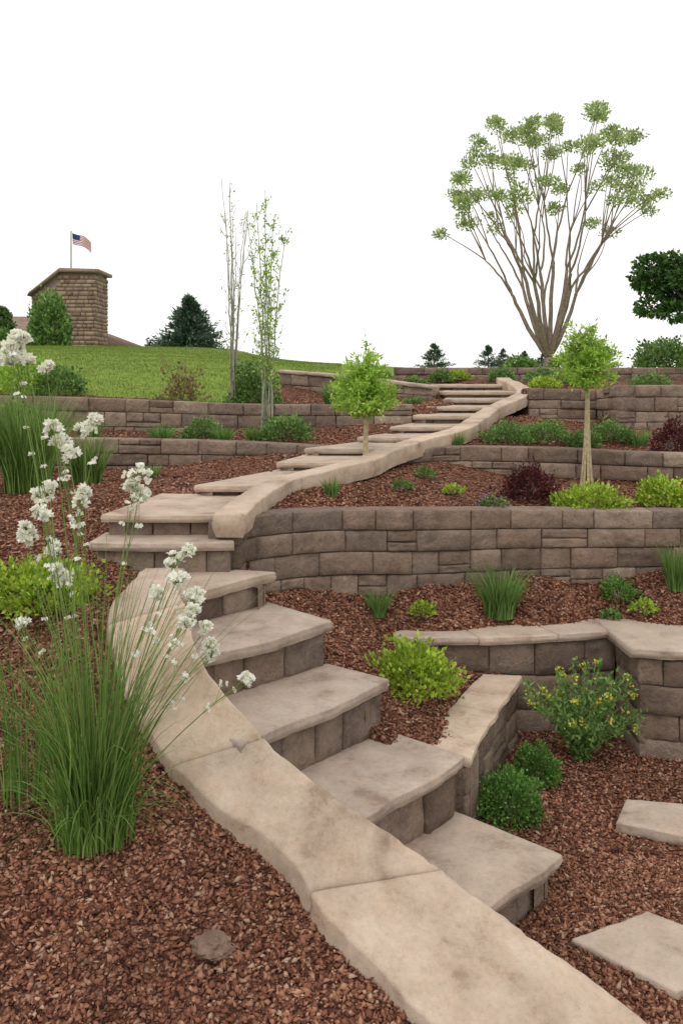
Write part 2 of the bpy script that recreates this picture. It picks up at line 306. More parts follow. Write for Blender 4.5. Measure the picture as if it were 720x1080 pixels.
# ------------------------------------------------------------------ block walls
def walls(mb,P,course=.165,lmin=.22,lmax=.5,D=.22,split=.06):
    P=np.array(P,float); subs=[];cur=[P[0]]
    for i in range(1,len(P)):
        cur.append(P[i])
        if i<len(P)-1:
            a=P[i,:2]-P[i-1,:2]; b=P[i+1,:2]-P[i,:2]; c=np.dot(a,b)/(np.linalg.norm(a)*np.linalg.norm(b)+1e-9)
            if c<math.cos(math.radians(50)): subs.append(np.array(cur)); cur=[P[i]]
    subs.append(np.array(cur))
    for Q in subs:
        W=resample(Q,None,.03); s=np.concatenate([[0],np.cumsum(np.hypot(*np.diff(W[:,:2],axis=0).T))]); L=s[-1]
        T=np.gradient(W[:,:2],axis=0); T/=np.linalg.norm(T,axis=1,keepdims=True)
        def at(ss,dep,f):
            x=np.interp(ss,s,W[:,0]);y=np.interp(ss,s,W[:,1]);zt=np.interp(ss,s,W[:,2]);zb=np.interp(ss,s,W[:,3])
            tx=np.interp(ss,s,T[:,0]);ty=np.interp(ss,s,T[:,1])
            return np.stack([x+ty*dep,y-tx*dep,zb+(zt-zb)*f],-1)
        hgt=np.mean(W[:,2]-W[:,3]); rows=max(1,round(hgt/course)); fr=np.linspace(0,1,rows+1); fr[1:-1]+=rng.uniform(-.1,.1,rows-1)/rows
        def block(s0,s1,f0,f1):
            g=.0025; gf=g/hgt; s0+=g;s1-=g;f0+=gf;f1-=gf; b=min(.009,(s1-s0)*.2); bf=min(b/hgt,(f1-f0)*.3)
            u=[s0+(s1-s0)*q for q in (.2,.4,.6,.8)]; uu=[f0+(f1-f0)*q for q in (.33,.66)]
            sv=np.array([s0,s0,s0+b]+u+[s1-b,s1,s1]); fv=np.array([f0,f0,f0+bf]+uu+[f1-bf,f1,f1])
            ns,nf=len(sv),len(fv)
            si,fj=np.meshgrid(sv,fv,indexing='ij'); I,J=np.meshgrid(range(ns),range(nf),indexing='ij')
            r=np.minimum(np.minimum(I,ns-1-I),np.minimum(J,nf-1-J)); o=rng.uniform(-.012,.012)
            dep=np.where(r==0,-D,np.where(r==1,-.011+o*.7+rng.uniform(-.004,.004,r.shape),o+rng.uniform(-.009,.009,r.shape)))
            jit=np.where(r==1,rng.uniform(-.003,.003,r.shape),0)
            v=at(si+jit,dep,fj+jit*.6/hgt); id_=np.arange(ns*nf).reshape(ns,nf)
            qq=np.stack([id_[:-1,:-1],id_[1:,:-1],id_[1:,1:],id_[:-1,1:]],-1).reshape(-1,4); mb.add(v,qq,0)
        for k in range(rows):
            c=0.
            first=True
            while c<L-1e-6:
                l=random.uniform(lmin,lmax)*( .6 if first and k%2 else 1); first=False
                e=c+l
                if L-e<lmin*.7: e=L
                if random.random()<split and (fr[k+1]-fr[k])*hgt>.12:
                    m_=(fr[k]+fr[k+1])/2+random.uniform(-.15,.15)*(fr[k+1]-fr[k]); block(c,e,fr[k],m_); 
                    if random.random()<.5 and e-c>.3: mm=(c+e)/2; block(c,mm,m_,fr[k+1]); block(mm,e,m_,fr[k+1])
                    else: block(c,e,m_,fr[k+1])
                else: block(c,e,fr[k],fr[k+1])
                c=e
        ss=np.linspace(0,L,max(2,int(L/.1))); n=len(ss)
        v=np.concatenate([at(ss,-.05,np.zeros(n)),at(ss,-.05,np.full(n,1-.03/hgt))]); i=np.arange(n-1)
        mb.add(v,np.stack([i,i+1,i+1+n,i+n],-1),1)
def wallobj(name,P,**kw):
    mb=MB(); walls(mb,P,**kw); return mb.build(name,[M_block,M_core])
wA=wallobj('retaining_wall',PA,course=.165,lmin=.22,lmax=.50,split=.12); wallobj('retaining_wall',PB,course=.14); wallobj('retaining_wall',PC,course=.15)
wallobj('retaining_wall',PD,course=.13,split=0); wallobj('retaining_wall',PE,course=.15); wallobj('retaining_wall',PF,course=.15); 
wI=wallobj('retaining_wall',PI,course=.14)
PH=[(.45,6.14,.66,.2),(1.3,6.18,.66,-.1),(2.02,6.3,.66,-.1),(2.03,5.83,.66,-.1),(3,5.75,.66,-.1),(9,5.7,.66,-.1)]
wH=wallobj('retaining_wall',PH,course=.2,lmin=.25,lmax=.5,split=.05)
c=MB()
strip(c,[(.30,6.42,.72),(1.3,6.46,.72),(1.9,6.56,.73)],[(.40,6.08,.72),(1.3,6.13,.72),(2.06,6.25,.73)],.06,[.35,.7])
strip(c,[(1.92,6.52,.735),(3,6.48,.735),(9,6.3,.735)],[(1.96,5.80,.735),(3,5.71,.735),(9,5.66,.735)],.065,[.09,.2,.35,.5,.7,.85])
c.build('coping',[M_tread],wH)
c=MB(); pi=np.array(PI)[:,:3]; pi[:,2]+=.05; strip(c,offset(pi,-.25),offset(pi,.04),.05,[.2,.4,.6,.8]); c.build('coping',[M_tread],wI)
# low curved wing wall beside the steps
PG=[(.50,4.86,.42,-.1),(.70,4.76,.42,-.1),(.84,5.15,.42,-.1),(1.02,5.55,.42,-.1),(1.24,6.02,.42,-.1)]
wG=wallobj('wing_wall',PG,course=.18,lmin=.2,lmax=.4)
c=MB(); strip(c,[(.47,4.90,.475),(.58,5.20,.475),(.76,5.6,.475),(1.0,6.06,.475)],[(.72,4.71,.475),(.87,5.13,.475),(1.05,5.53,.475),(1.28,6.02,.475)],.055,[.5]); c.build('coping',[M_curb],wG)
# ------------------------------------------------------------------ staircase
st=empty('garden_staircase'); tr=MB(); rs=MB()
zt=[.22,.54,.84,1.11,1.32]
FL=[(.42,3.56),(.02,3.90),(-.48,4.06),(-.85,4.40),(-1.05,4.83)]
FR=[(1.09,4.24),(.666,4.61),(.284,4.92),(-.046,5.16),(-.43,5.54)]
bl=FL[1:]+[(-1.15,5.52)]; br=FR[1:]+[(-.70,5.60)]
off=np.array([-.07,.08])
for k in range(5):
    f0=np.array(FL[k]);f1=np.array(FR[k]); b0=np.array(bl[k])+(off if k<4 else 0); b1=np.array(br[k])+(np.array([-.05,.05]) if k<4 else 0)
    z=zt[k]; n=26
    tb=np.linspace(0,1,n); bow=np.sin(tb*math.pi)*.025*(1 if k%2 else .3)+.012*np.sin(tb*9+k)
    Fp=np.array([[*(f0*(1-t)+f1*t),z] for t in tb]); Bp=np.array([[*(b0*(1-t)+b1*t),z] for t in tb])
    Fp[:,0]+=bow*.7; Fp[:,1]-=bow*.7
    loft(tr,Bp,Fp,.068,r=.009,wob=.008,seed=k*3.3,nw=6)
    zb=(zt[k-1]-.02) if k else -.08
    d=(f1-f0)/np.linalg.norm(f1-f0); nrm=np.array([d[1],-d[0]])
    a=f0-nrm*.045; b=f1-nrm*.045-d*.035
    e=np.array(br[k])-d*.035+off*.5
    walls(rs,[(*a,z-.065,zb),(*b,z-.065,zb)],course=.3,lmin=.2,lmax=.34,split=0,D=.15)
    walls(rs,[(*b,z-.065,zb-.2),(*e,z-.065,zb-.2)],course=.3,lmin=.2,lmax=.34,split=0,D=.15)
# z, left-front, right-front, left-back, right-back
U=[(1.518,(-1.63,5.50),(-.69,5.49),(-1.62,5.86),(-.74,5.86)),
(1.66,(-1.61,5.72),(-.74,5.72),(-1.42,6.75),(-.45,6.72)),
(1.742,(-1.14,6.6),(-.5,6.62),(-.56,7.74),(.36,7.74)),
(1.82,(-.58,7.6),(.36,7.6),(-.34,8.36),(.72,8.36)),
(1.89,(-.36,8.2),(.66,8.2),(.2,9.05),(1.2,9.05)),
(1.947,(.16,8.9),(1.12,8.9),(.58,9.65),(1.5,9.65)),
(2.02,(.54,9.5),(1.45,9.5),(.86,10.25),(1.75,10.25)),
(2.117,(.84,10.1),(1.72,10.1),(1.08,10.85),(2.0,10.85)),
(2.196,(1.05,10.7),(1.98,10.7),(1.36,11.45),(2.35,11.45)),
(2.274,(1.34,11.3),(2.32,11.3),(1.5,12.15),(2.55,12.15)),
(2.36,(1.46,12.0),(2.54,12.0),(1.3,13.05),(2.52,13.05)),
(2.45,(1.26,12.9),(2.5,12.9),(1.1,14.1),(2.5,14.1))]
pz=1.28
for k,(z,lf,rf,lb,rb) in enumerate(U):
    n=24; T=np.linspace(0,1,n)[:,None]; Z1=np.full((n,1),z)
    Fp=np.hstack([np.array(lf)*(1-T)+np.array(rf)*T,Z1]); Bp=np.hstack([np.array(lb)*(1-T)+np.array(rb)*T,Z1])
    Fp[:,1]-=.03*np.sin(T[:,0]*math.pi*1.1)
    loft(tr,Bp,Fp,.05 if k else .055,r=.009,wob=.010,seed=20+k*2.1)
    i=.04; q=[(lb[0]+i,lb[1],z-.048,pz-.12),(lf[0]+i,lf[1]+i,z-.048,pz-.12),(rf[0]-.03,rf[1]+i,z-.048,pz-.02)]
    walls(rs,q,course=.3,lmin=.2,lmax=.38,split=0,D=.12); pz=z
tr.build('treads',[M_tread],st); rs.build('riser_blocks',[M_block,M_core],st)
c=MB(); strip(c,CL,CR,.24,[.17,.36,.565,.80],r=.013,wob=.018,top=.006,nw=9,side=.014); c.build('stone_curb',[M_curb])
c=MB(); strip(c,offset(K,-.10),offset(K,.11),.15,[.07,.15,.24,.33,.42,.52,.62,.73,.86],r=.011,wob=.012,top=.004,side=.012); c.build('stone_curb',[M_curb])
# stepping stones
for A,B in (([(1.045,3.86),(1.45,4.07)],[(1.39,3.53),(1.85,3.76)]),([(1.71,5.14),(2.36,5.02)],[(1.56,4.86),(2.1,4.64)]),([(2.3,4.4),(2.75,4.5)],[(2.35,4.0),(2.85,4.1)])):
    c=MB(); a=resample([(*p,.045) for p in A],16); b=resample([(*p,.045) for p in B],16); loft(c,a,b,.08,r=.008,wob=.009,top=.004,seed=A[0][0]*9); c.build('stepping_stone',[M_tread])
# ------------------------------------------------------------------ mulch chips
def chips(n,ylo,yhi,smin,smax):
    y=np.sqrt(rng.uniform(ylo**2,yhi**2,n)); x=rng.uniform(-.52,.52,n)*y; z,R_=hf(x,y)
    z2,_=hf(x+.04,y+.04); z3,_=hf(x-.04,y-.04)
    ok=(R_!=1)&(np.abs(z2-z3)<.09)&~islawn(x,y,R_)
    for A in (([(1.045,3.86),(1.45,4.07),(1.85,3.76),(1.39,3.53)]),([(1.71,5.14),(2.36,5.02),(2.1,4.64),(1.56,4.86)])): ok&=~inpoly(x,y,A)
    x,y,z=x[ok],y[ok],z[ok]; n=len(x)
    base=np.array([(1,0,0),(0,1,0),(-1,0,0),(0,-1,0),(0,0,1),(0,0,-1)],float)
    s=(smin+(smax-smin)*rng.uniform(0,1,(n,1,1))**1.6)*np.stack([rng.uniform(.7,1.7,n),rng.uniform(.45,1,n),rng.uniform(.3,.65,n)],-1)[:,None,:]
    v=base[None]*(1+rng.uniform(-.35,.35,(n,6,1)))*s
    a=rng.uniform(0,2*math.pi,n); t=rng.normal(0,.5,n); ca,sa,ct,s_t=np.cos(a),np.sin(a),np.cos(t),np.sin(t)
    x1=v[:,:,0]*ct[:,None]-v[:,:,2]*s_t[:,None]; z1=v[:,:,0]*s_t[:,None]+v[:,:,2]*ct[:,None]; y1=v[:,:,1]
    vx=x1*ca[:,None]-y1*sa[:,None]; vy=x1*sa[:,None]+y1*ca[:,None]
    V=np.stack([vx+x[:,None],vy+y[:,None],z1+(z+rng.uniform(0,.010,n))[:,None]],-1).reshape(-1,3)
    f=np.array([(0,1,4),(1,2,4),(2,3,4),(3,0,4),(1,0,5),(2,1,5),(3,2,5),(0,3,5)]); F=(np.arange(n)[:,None,None]*6+f[None]).reshape(-1,3)
    return V,F
mb=MB()
for a in ((60000,2.4,4.6,.006,.020),(42000,4.6,7.0,.007,.020),(24000,7,12.5,.009,.022)):
    mb.add(*chips(*a))
mb.build('bark_mulch',[M_chip])
# ------------------------------------------------------------------ plants
def leaves(mb,C,Dn,L,W,m=0):
    n=len(C); Dn=Dn/(np.linalg.norm(Dn,axis=1,keepdims=True)+1e-9); r=rng.normal(size=(n,3)); s=np.cross(Dn,r); s/=np.linalg.norm(s,axis=1,keepdims=True)+1e-9
    nn=np.cross(Dn,s); L=np.asarray(L).reshape(-1,1)*np.ones((n,1)); W=np.asarray(W).reshape(-1,1)*np.ones((n,1))
    v=np.stack([C,C+Dn*L*.45+s*W+nn*W*.35,C+Dn*L,C+Dn*L*.45-s*W+nn*W*.35],1).reshape(-1,3)
    i=np.arange(n)[:,None]*4; mb.add(v,i+np.array([[0,1,2,3]]),m)
def blades(mb,bx,by,bz,n,rb,h,lean,w,m=0,droop=.25,seg=5,hmin=.45):
    a=rng.uniform(0,2*math.pi,n); r0=rb*np.sqrt(rng.uniform(0,1,n)); a0=a+rng.normal(0,.5,n)
    hh=h*rng.uniform(hmin,1,n); le=lean*rng.uniform(.05,1,n)*hh
    t=np.linspace(0,1,seg+1)[None]; out=le[:,None]*t**1.8; zz=hh[:,None]*(t-droop*(le/hh)[:,None]*t**3)
    wob=rng.normal(0,.02,n)[:,None]*hh[:,None]*np.sin(t*4+rng.uniform(0,6,n)[:,None])
    px=bx+(r0*np.cos(a0))[:,None]+np.cos(a)[:,None]*out-np.sin(a)[:,None]*wob; py=by+(r0*np.sin(a0))[:,None]+np.sin(a)[:,None]*out+np.cos(a)[:,None]*wob
    b2=rng.uniform(0,2*math.pi,n); ww=w*rng.uniform(.6,1.2,n)[:,None]*(1-.92*t**1.6)
    dx,dy=np.cos(b2)[:,None]*ww,np.sin(b2)[:,None]*ww
    A=np.stack([px-dx,py-dy,bz+zz],-1); B=np.stack([px+dx,py+dy,bz+zz],-1); v=np.stack([A,B],2).reshape(n,-1,3)
    k=np.arange(seg)*2; f=np.stack([k,k+1,k+3,k+2],-1); F=(np.arange(n)[:,None,None]*(2*seg+2)+f[None]).reshape(-1,4); mb.add(v.reshape(-1,3),F,m)
def tube(mb,P,rad,sides=5,m=0):
    P=np.asarray(P,float); n=len(P); T=np.gradient(P,axis=0); T/=np.linalg.norm(T,axis=1,keepdims=True)+1e-9
    u=np.cross(T,np.array([.31,.95,.05])); u/=np.linalg.norm(u,axis=1,keepdims=True)+1e-9; w=np.cross(T,u)
    rad=np.asarray(rad)*np.ones(n); a=np.arange(sides)/sides*2*math.pi
    v=P[:,None]+rad[:,None,None]*(np.cos(a)[None,:,None]*u[:,None]+np.sin(a)[None,:,None]*w[:,None])
    i=np.arange(n-1)[:,None]*sides; j=np.arange(sides)[None]; j2=(j+1)%sides
    mb.add(v.reshape(-1,3),np.stack([i+j,i+j2,i+sides+j2,i+sides+j],-1).reshape(-1,4),m)
def bez(a,b,c,n=8):
    t=np.linspace(0,1,n)[:,None]; return np.array(a)*(1-t)**2+2*np.array(b)*t*(1-t)+np.array(c)*t*t
def bush(name,x,y,r,h,mat,n=1800,leaf=.03,up=.4,lump=.25,flower=None,nf=0):
    mb=MB(); z=H(x,y); d=rng.normal(size=(n,3)); d/=np.linalg.norm(d,axis=1,keepdims=True); d[:,2]=np.abs(d[:,2])*1.0-.12
    sd=rng.uniform(0,50)
    lm=np.array([1+lump*nz(q[0]*2.2+sd,q[1]*2.2,q[2]*2.2)*1.6+lump*.7*nz(q[0]*6+sd,q[1]*6,q[2]*6) for q in d])
    rr=rng.uniform(.25,1,n)**.45*lm*np.where(rng.uniform(size=n)<.06,1.15,1)
    C=np.stack([x+d[:,0]*rr*r,y+d[:,1]*rr*r,z+.02+np.maximum(0,d[:,2]+.1)*rr*h*.95],-1)
    D=d+rng.normal(0,.45,(n,3)); D[:,2]+=up
    leaves(mb,C,D,rng.uniform(.6,1.2,n)*leaf,rng.uniform(.25,.42,n)*leaf,0)
    for i in range(14):
        q=rng.normal(size=3); q/=np.linalg.norm(q); q[2]=abs(q[2])+.3
        tube(mb,bez((x,y,z),(x+q[0]*r*.2,y+q[1]*r*.2,z+h*.4),(x+q[0]*r*.75,y+q[1]*r*.75,z+min(.8,q[2])*h*.85),5),np.linspace(.006,.002,5),4,1)
    mats=[mat,M_bark]
    if flower is not None:
        k=rng.integers(0,n,nf); leaves(mb,C[k]+d[k]*.03,rng.normal(size=(nf,3))+d[k],leaf*.6,leaf*.3,2); mats.append(flower)
    return mb.build(name,mats)
def tuft(name,x,y,r,h,mat=M_grass,n=260,w=.004,lean=None,**kw):
    mb=MB(); blades(mb,x,y,H(x,y)-.01,n,r*.35,h,(r/h if lean is None else lean),w,**kw); return mb.build(name,[mat])
bush('spirea_shrub',.46,5.46,.29,.26,M_lime,2800,.038,.6,.35)
bush('spirea_shrub',-1.72,4.95,.29,.27,M_lime,2600,.038,.6,.35)
bush('spirea_shrub',-2.05,5.0,.22,.24,M_lime,1500,.035,.5)
bush('boxwood_shrub',1.24,5.46,.15,.21,M_box,2600,.022,.2,.2)
bush('boxwood_shrub',.98,4.98,.19,.26,M_box,4200,.022,.2,.2)
bush('spirea_shrub',2.1,7.2,.30,.2,M_lime,2200,.035,.5)
bush('spirea_shrub',2.76,7.35,.20,.25,M_lime,1800,.035,.5)
bush('barberry_shrub',1.66,7.5,.23,.31,M_burg,2800,.028,.3)
bush('barberry_shrub',3.36,8.72,.18,.38,M_burg,1600,.03,.4)
tuft('ornamental_grass',1.2,6.47,.30,.44,n=700); tuft('ornamental_grass',.27,6.3,.16,.23,n=360,w=.003)
tuft('ornamental_grass',2.6,6.66,.17,.40,n=320)
bush('low_shrub',2.16,6.66,.14,.17,M_box,1200,.022); bush('low_shrub',2.3,6.5,.10,.09,M_lime,260,.03); bush('low_shrub',.6,6.36,.09,.09,M_lime,260,.03); bush('low_shrub',2.05,6.52,.07,.08,M_green,200,.03)
for (x,y,m) in ((.5,7.15,M_green),(.95,7.25,M_lime),(.75,7.6,M_green)): bush('ground_cover_plant',x,y,.09,.07,m,200,.03)
bush('flowering_ground_cover',1.25,7.05,.13,.09,M_green,300,.03,flower=M_purple,nf=60)
tuft('ornamental_grass',-.08,6.72,.12,.2,n=150); 
tuft('ornamental_grass',1.18,8.78,.17,.2,n=260)
for x,y,r,h in ((1.75,9.1,.25,.2),(2.2,9.2,.25,.22),(2.95,9.4,.25,.22),(2.55,9.0,.18,.15)):
    bush('low_shrub',x,y,r,h,M_green)
tuft('ornamental_grass',1.95,9.3,.3,.24,n=300,w=.005); tuft('ornamental_grass',3.2,9.3,.3,.24,n=300,w=.005)
def leafy_bush(name,x,y,r,h,mat,fm,stems=26):
    mb=MB(); z=H(x,y); tips=[]
    for i in range(stems):
        a=rng.uniform(0,6.28); q=rng.uniform(.1,1)**.6*r; hh=h*rng.uniform(.5,1.0)*(1-.25*(q/r)**2)
        P=bez((x,y,z),(x+math.cos(a)*q*.35,y+math.sin(a)*q*.35,z+hh*.6),(x+math.cos(a)*q,y+math.sin(a)*q,z+hh),10); tube(mb,P,np.linspace(.004,.0015,10),3,1)
        k=rng.integers(1,10,60); C=P[k]+rng.normal(0,.012,(60,3)); D=rng.normal(size=(60,3)); D[:,2]+=.5; leaves(mb,C,D,rng.uniform(.03,.055,60),rng.uniform(.007,.011,60),0); tips.append(P[-1])
    for t in tips:
        if rng.uniform()<.6:
            C=t+rng.normal(0,.012,(14,3)); leaves(mb,C,rng.normal(size=(14,3))+np.array([0,0,.6]),.022,.008,2)
    return mb.build(name,[mat,M_stem,fm])
leafy_bush('yellow_flowered_bush',1.60,5.72,.40,.68,M_grass,M_yellowfl,60)
for x,y,r,h,n in ((-1.98,9.4,.26,.25,380),(-1.3,9.35,.24,.25,300),(-.95,9.3,.22,.22,260),(-2.75,9.3,.28,.3,300),(-3.3,9.3,.3,.35,300)): tuft('ornamental_grass',x,y,r,h,n=n,w=.005)
bush('low_shrub',-.6,9.3,.3,.25,M_green,1600,.04); bush('low_shrub',-1.55,9.6,.25,.22,M_green,1100,.04); bush('low_shrub',-3.6,9.5,.3,.4,M_green,1500,.05)
bush('green_shrub',-1.12,11.0,.33,.62,M_green,3000,.05); tuft('ornamental_grass',-.12,11.0,.26,.38,n=420,w=.006); tuft('ornamental_grass',.95,11.25,.24,.14,n=260,w=.006)
bush('russet_shrub',-2.05,10.95,.27,.46,M_red,700,.05,.6,.5)
bush('lime_shrub',-4.1,10.9,.42,.5,M_young,2200,.05)
bush('green_shrub',-3.55,10.8,.3,.35,M_green,1500,.05)
for x,y,r,h,m in ((1.9,14.0,.2,.13,M_lime),(2.9,12.2,.22,.16,M_lime),(2.55,13.6,.22,.2,M_green),(3.55,12.8,.25,.2,M_green),(4.4,12.2,.3,.2,M_green),(1.6,13.8,.2,.16,M_green),(1.1,12.9,.2,.15,M_green),(3.2,13.5,.3,.22,M_green),(5.2,12.0,.3,.25,M_green),(.6,13.3,.22,.18,M_green)):
    bush('low_shrub',x,y,r,h,m,900,.045)
bush('green_shrub',5.75,15.2,.55,.55,M_green,3000,.07); bush('green_shrub',6.6,15.2,.5,.5,M_green,2200,.07)
bush('green_shrub',4.0,15.2,.3,.25,M_green,900,.06); bush('green_shrub',3.2,15.2,.3,.2,M_green,900,.06)
tuft('tall_grass',-2.75,7.5,.55,1.0,M_grassd,n=1100,w=.005); tuft('tall_grass',-3.3,7.2,.5,1.15,M_grassd,n=900,w=.006); tuft('tall_grass',-2.35,7.9,.35,.55,M_grassd,n=400,w=.005)
tuft('ornamental_grass',-1.75,7.9,.15,.16,n=150)
bush('tall_light_shrub',-9.05,26.5,.66,1.75,M_grass,3200,.14,.8)
bush('lime_shrub',-9.6,24,.6,.5,M_green,1500,.1)
# foreground flowering clump
def blossom_head(sm,pm,top,R,below=None):
    nfl=int(rng.integers(16,26)); C0=rng.normal(0,1,(nfl,3)); C0/=np.linalg.norm(C0,axis=1,keepdims=True); C0*=R*rng.uniform(.35,1,(nfl,1)); C0[:,2]*=.9
    sub=[top+c0 for c0 in C0]
    if below is not None:
        for j in range(int(rng.integers(1,6))):
            t=rng.integers(8,11); b=below[t]+rng.normal(0,.022,3); sub.append(b); tube(sm,[below[t-1],b],.0012,3)
    for c0 in sub:
        tube(sm,[top-np.array([0,0,R*.7]),c0],.001,3)
        ax=c0-top+np.array([0,0,.02])+rng.normal(0,.01,3); ax/=np.linalg.norm(ax); u=np.cross(ax,[.3,.2,.9]);u/=np.linalg.norm(u);w=np.cross(ax,u)
        a=np.arange(6)/6*6.28+rng.uniform(0,6); D=np.cos(a)[:,None]*u+np.sin(a)[:,None]*w+ax*.6; leaves(pm,np.repeat(c0[None],6,0),D,rng.uniform(.017,.026),rng.uniform(.008,.011))
def flowering():
    e=empty('white_flowering_plant'); bx,by=-1.07,3.7; bz=H(bx,by)-.01
    mb=MB(); blades(mb,bx,by,bz,480,.14,1.0,.45,.0038,droop=.5,seg=8,hmin=.3); blades(mb,bx,by,bz,300,.17,.6,.95,.0034,droop=.8,seg=8,hmin=.4)
    blades(mb,bx,by,bz,150,.12,1.35,.42,.0030,droop=.3,seg=8,hmin=.6); blades(mb,bx-.35,by+.15,H(bx-.35,by+.15),90,.10,1.2,.45,.003,droop=.4,seg=8,hmin=.4)
    mb.build('leaf_blades',[M_grassd],e)
    heads=[(-1.40,2.76),(-1.43,2.68),(-1.36,2.66),(-1.28,2.64),(-1.25,2.37),(-1.11,2.37),(-1.18,2.26),(-1.13,2.05),(-.88,2.17),(-.875,2.08),(-1.295,2.01),(-1.357,1.90),(-1.254,1.84),(-1.21,1.72),(-1.38,1.52),(-.72,1.79),(-.71,1.71),(-.8,1.65),(-.637,1.63),(-.67,1.53),(-.588,1.5),(-.567,1.4),(-.41,1.28),(-1.42,2.72),(-1.22,2.31),(-1.3,2.08)]
    sm=MB(); pm=MB()
    for i,(x,z) in enumerate(heads):
        y=3.7+rng.uniform(-.22,.22); k=y/3.7; x*=k; z=EYE-(EYE-z)*k
        top=np.array([x,y,z]); s0=np.array([bx+rng.normal(0,.05),by+rng.normal(0,.05),bz])
        P=bez(s0,(s0[0]*.6+x*.4+rng.normal(0,.03),y*.4+by*.6,s0[2]+(z-s0[2])*.6),top,12); tube(sm,P,np.linspace(.0035,.0018,12),4)
        small=i in (2,3,14,17,20,22)
        blossom_head(sm,pm,top,rng.uniform(.024,.034) if small else rng.uniform(.038,.054),P)
        if not small and i%2: blossom_head(sm,pm,top+np.array([rng.normal(0,.025),rng.normal(0,.02),.04]),.024)
    for i in range(80):
        a=rng.uniform(0,6.28); q=rng.uniform(.1,.8); P=bez((bx,by,bz),(bx+math.cos(a)*q*.3,by+math.sin(a)*q*.3,bz+.6),(bx+math.cos(a)*q,by+math.sin(a)*q*.7,bz+rng.uniform(.5,1.3)),10); tube(sm,P,np.linspace(.0022,.0011,10),3)
    sm.build('stems',[M_stem],e); pm.build('blossoms',[M_petal],e)
flowering()
# ------------------------------------------------------------------ trees
def small_tree(x,y,h,cr,seed):
    z=H(x,y); mb=MB()
    for i in range(8):
        a=i/8*6.28; r=.06
        P=bez((x+math.cos(a)*r,y+math.sin(a)*r,z-.02),(x+math.cos(a)*.014,y+math.sin(a)*.014,z+h*.2),(x+math.cos(a+1)*.012+.01,y+math.sin(a+1)*.012,z+h*.68),10); tube(mb,P,np.linspace(.015,.008,10),6,0)
    for i in range(95):
        a=rng.uniform(0,6.28); q=cr*rng.uniform(.02,1)**.6; zb=z+h*rng.uniform(.55,.72); b=np.array([x,y,zb]); rim=(q/cr)
        hz=z+h*(.60+ .40*rng.uniform(.1,1)*(1-.55*rim**2))+ (rng.uniform(0,.1) if rng.uniform()<.2 else 0)
        e=np.array([x+math.cos(a)*q,y+math.sin(a)*q,hz])
        P=bez(b,(x+math.cos(a)*q*.45,y+math.sin(a)*q*.45,max(zb,hz)+.03),e,8); tube(mb,P,np.linspace(.004,.0015,8),3,0)
        m=60; k=rng.integers(2,8,m); C=P[k]+rng.normal(0,.022,(m,3)); D=rng.normal(size=(m,3))*.7+np.array([math.cos(a)*.6,math.sin(a)*.6,.35]); leaves(mb,C,D,rng.uniform(.035,.065,m),rng.uniform(.006,.011,m),1)
    mb.build('young_tree',[M_palebark,M_young])
small_tree(.21,7.6,1.50,.30,1); small_tree(2.33,8.12,1.60,.32,2)
def sapling(name,x,y,h,spread,nst,leafn,mat,tw):
    mb=MB(); z=H(x,y)
    for i in range(nst):
        a=i/nst*6.28+rng.uniform(-.4,.4); q=spread*rng.uniform(.3,1); hh=h*rng.uniform(.74,1); e=np.array([x+math.cos(a)*q,y+math.sin(a)*q,z+hh])
        P=bez((x+rng.normal(0,.04),y+rng.normal(0,.04),z),(x+math.cos(a)*q*.2,y+math.sin(a)*q*.2,z+hh*.5),e,16)+rng.normal(0,.006,(16,3)); tube(mb,P,np.linspace(.011,.003,16),4,0)
        for j in range(tw):
            k=int(rng.integers(4,15)); b=P[k]; a2=rng.uniform(0,6.28); l=rng.uniform(.12,.45)*(1-k/22); e2=b+np.array([math.cos(a2)*l*.6,math.sin(a2)*l*.6,l]); Q=bez(b,b+np.array([math.cos(a2)*l*.4,math.sin(a2)*l*.4,l*.3]),e2,5); tube(mb,Q,np.linspace(.003,.0015,5),3,0)
            m=leafn; kk=rng.integers(1,5,m); D=rng.normal(size=(m,3)); D[:,2]+=.3; leaves(mb,Q[kk]+rng.normal(0,.015,(m,3)),D,rng.uniform(.03,.06,m),rng.uniform(.007,.012,m),1)
    return mb.build(name,[M_twig,mat])
sapling('bare_sapling',-1.37,10.9,3.0,.33,9,2,M_treeleaf,9)
sapling('leafy_sapling',-.84,9.6,2.8,.30,7,8,M_young,28)
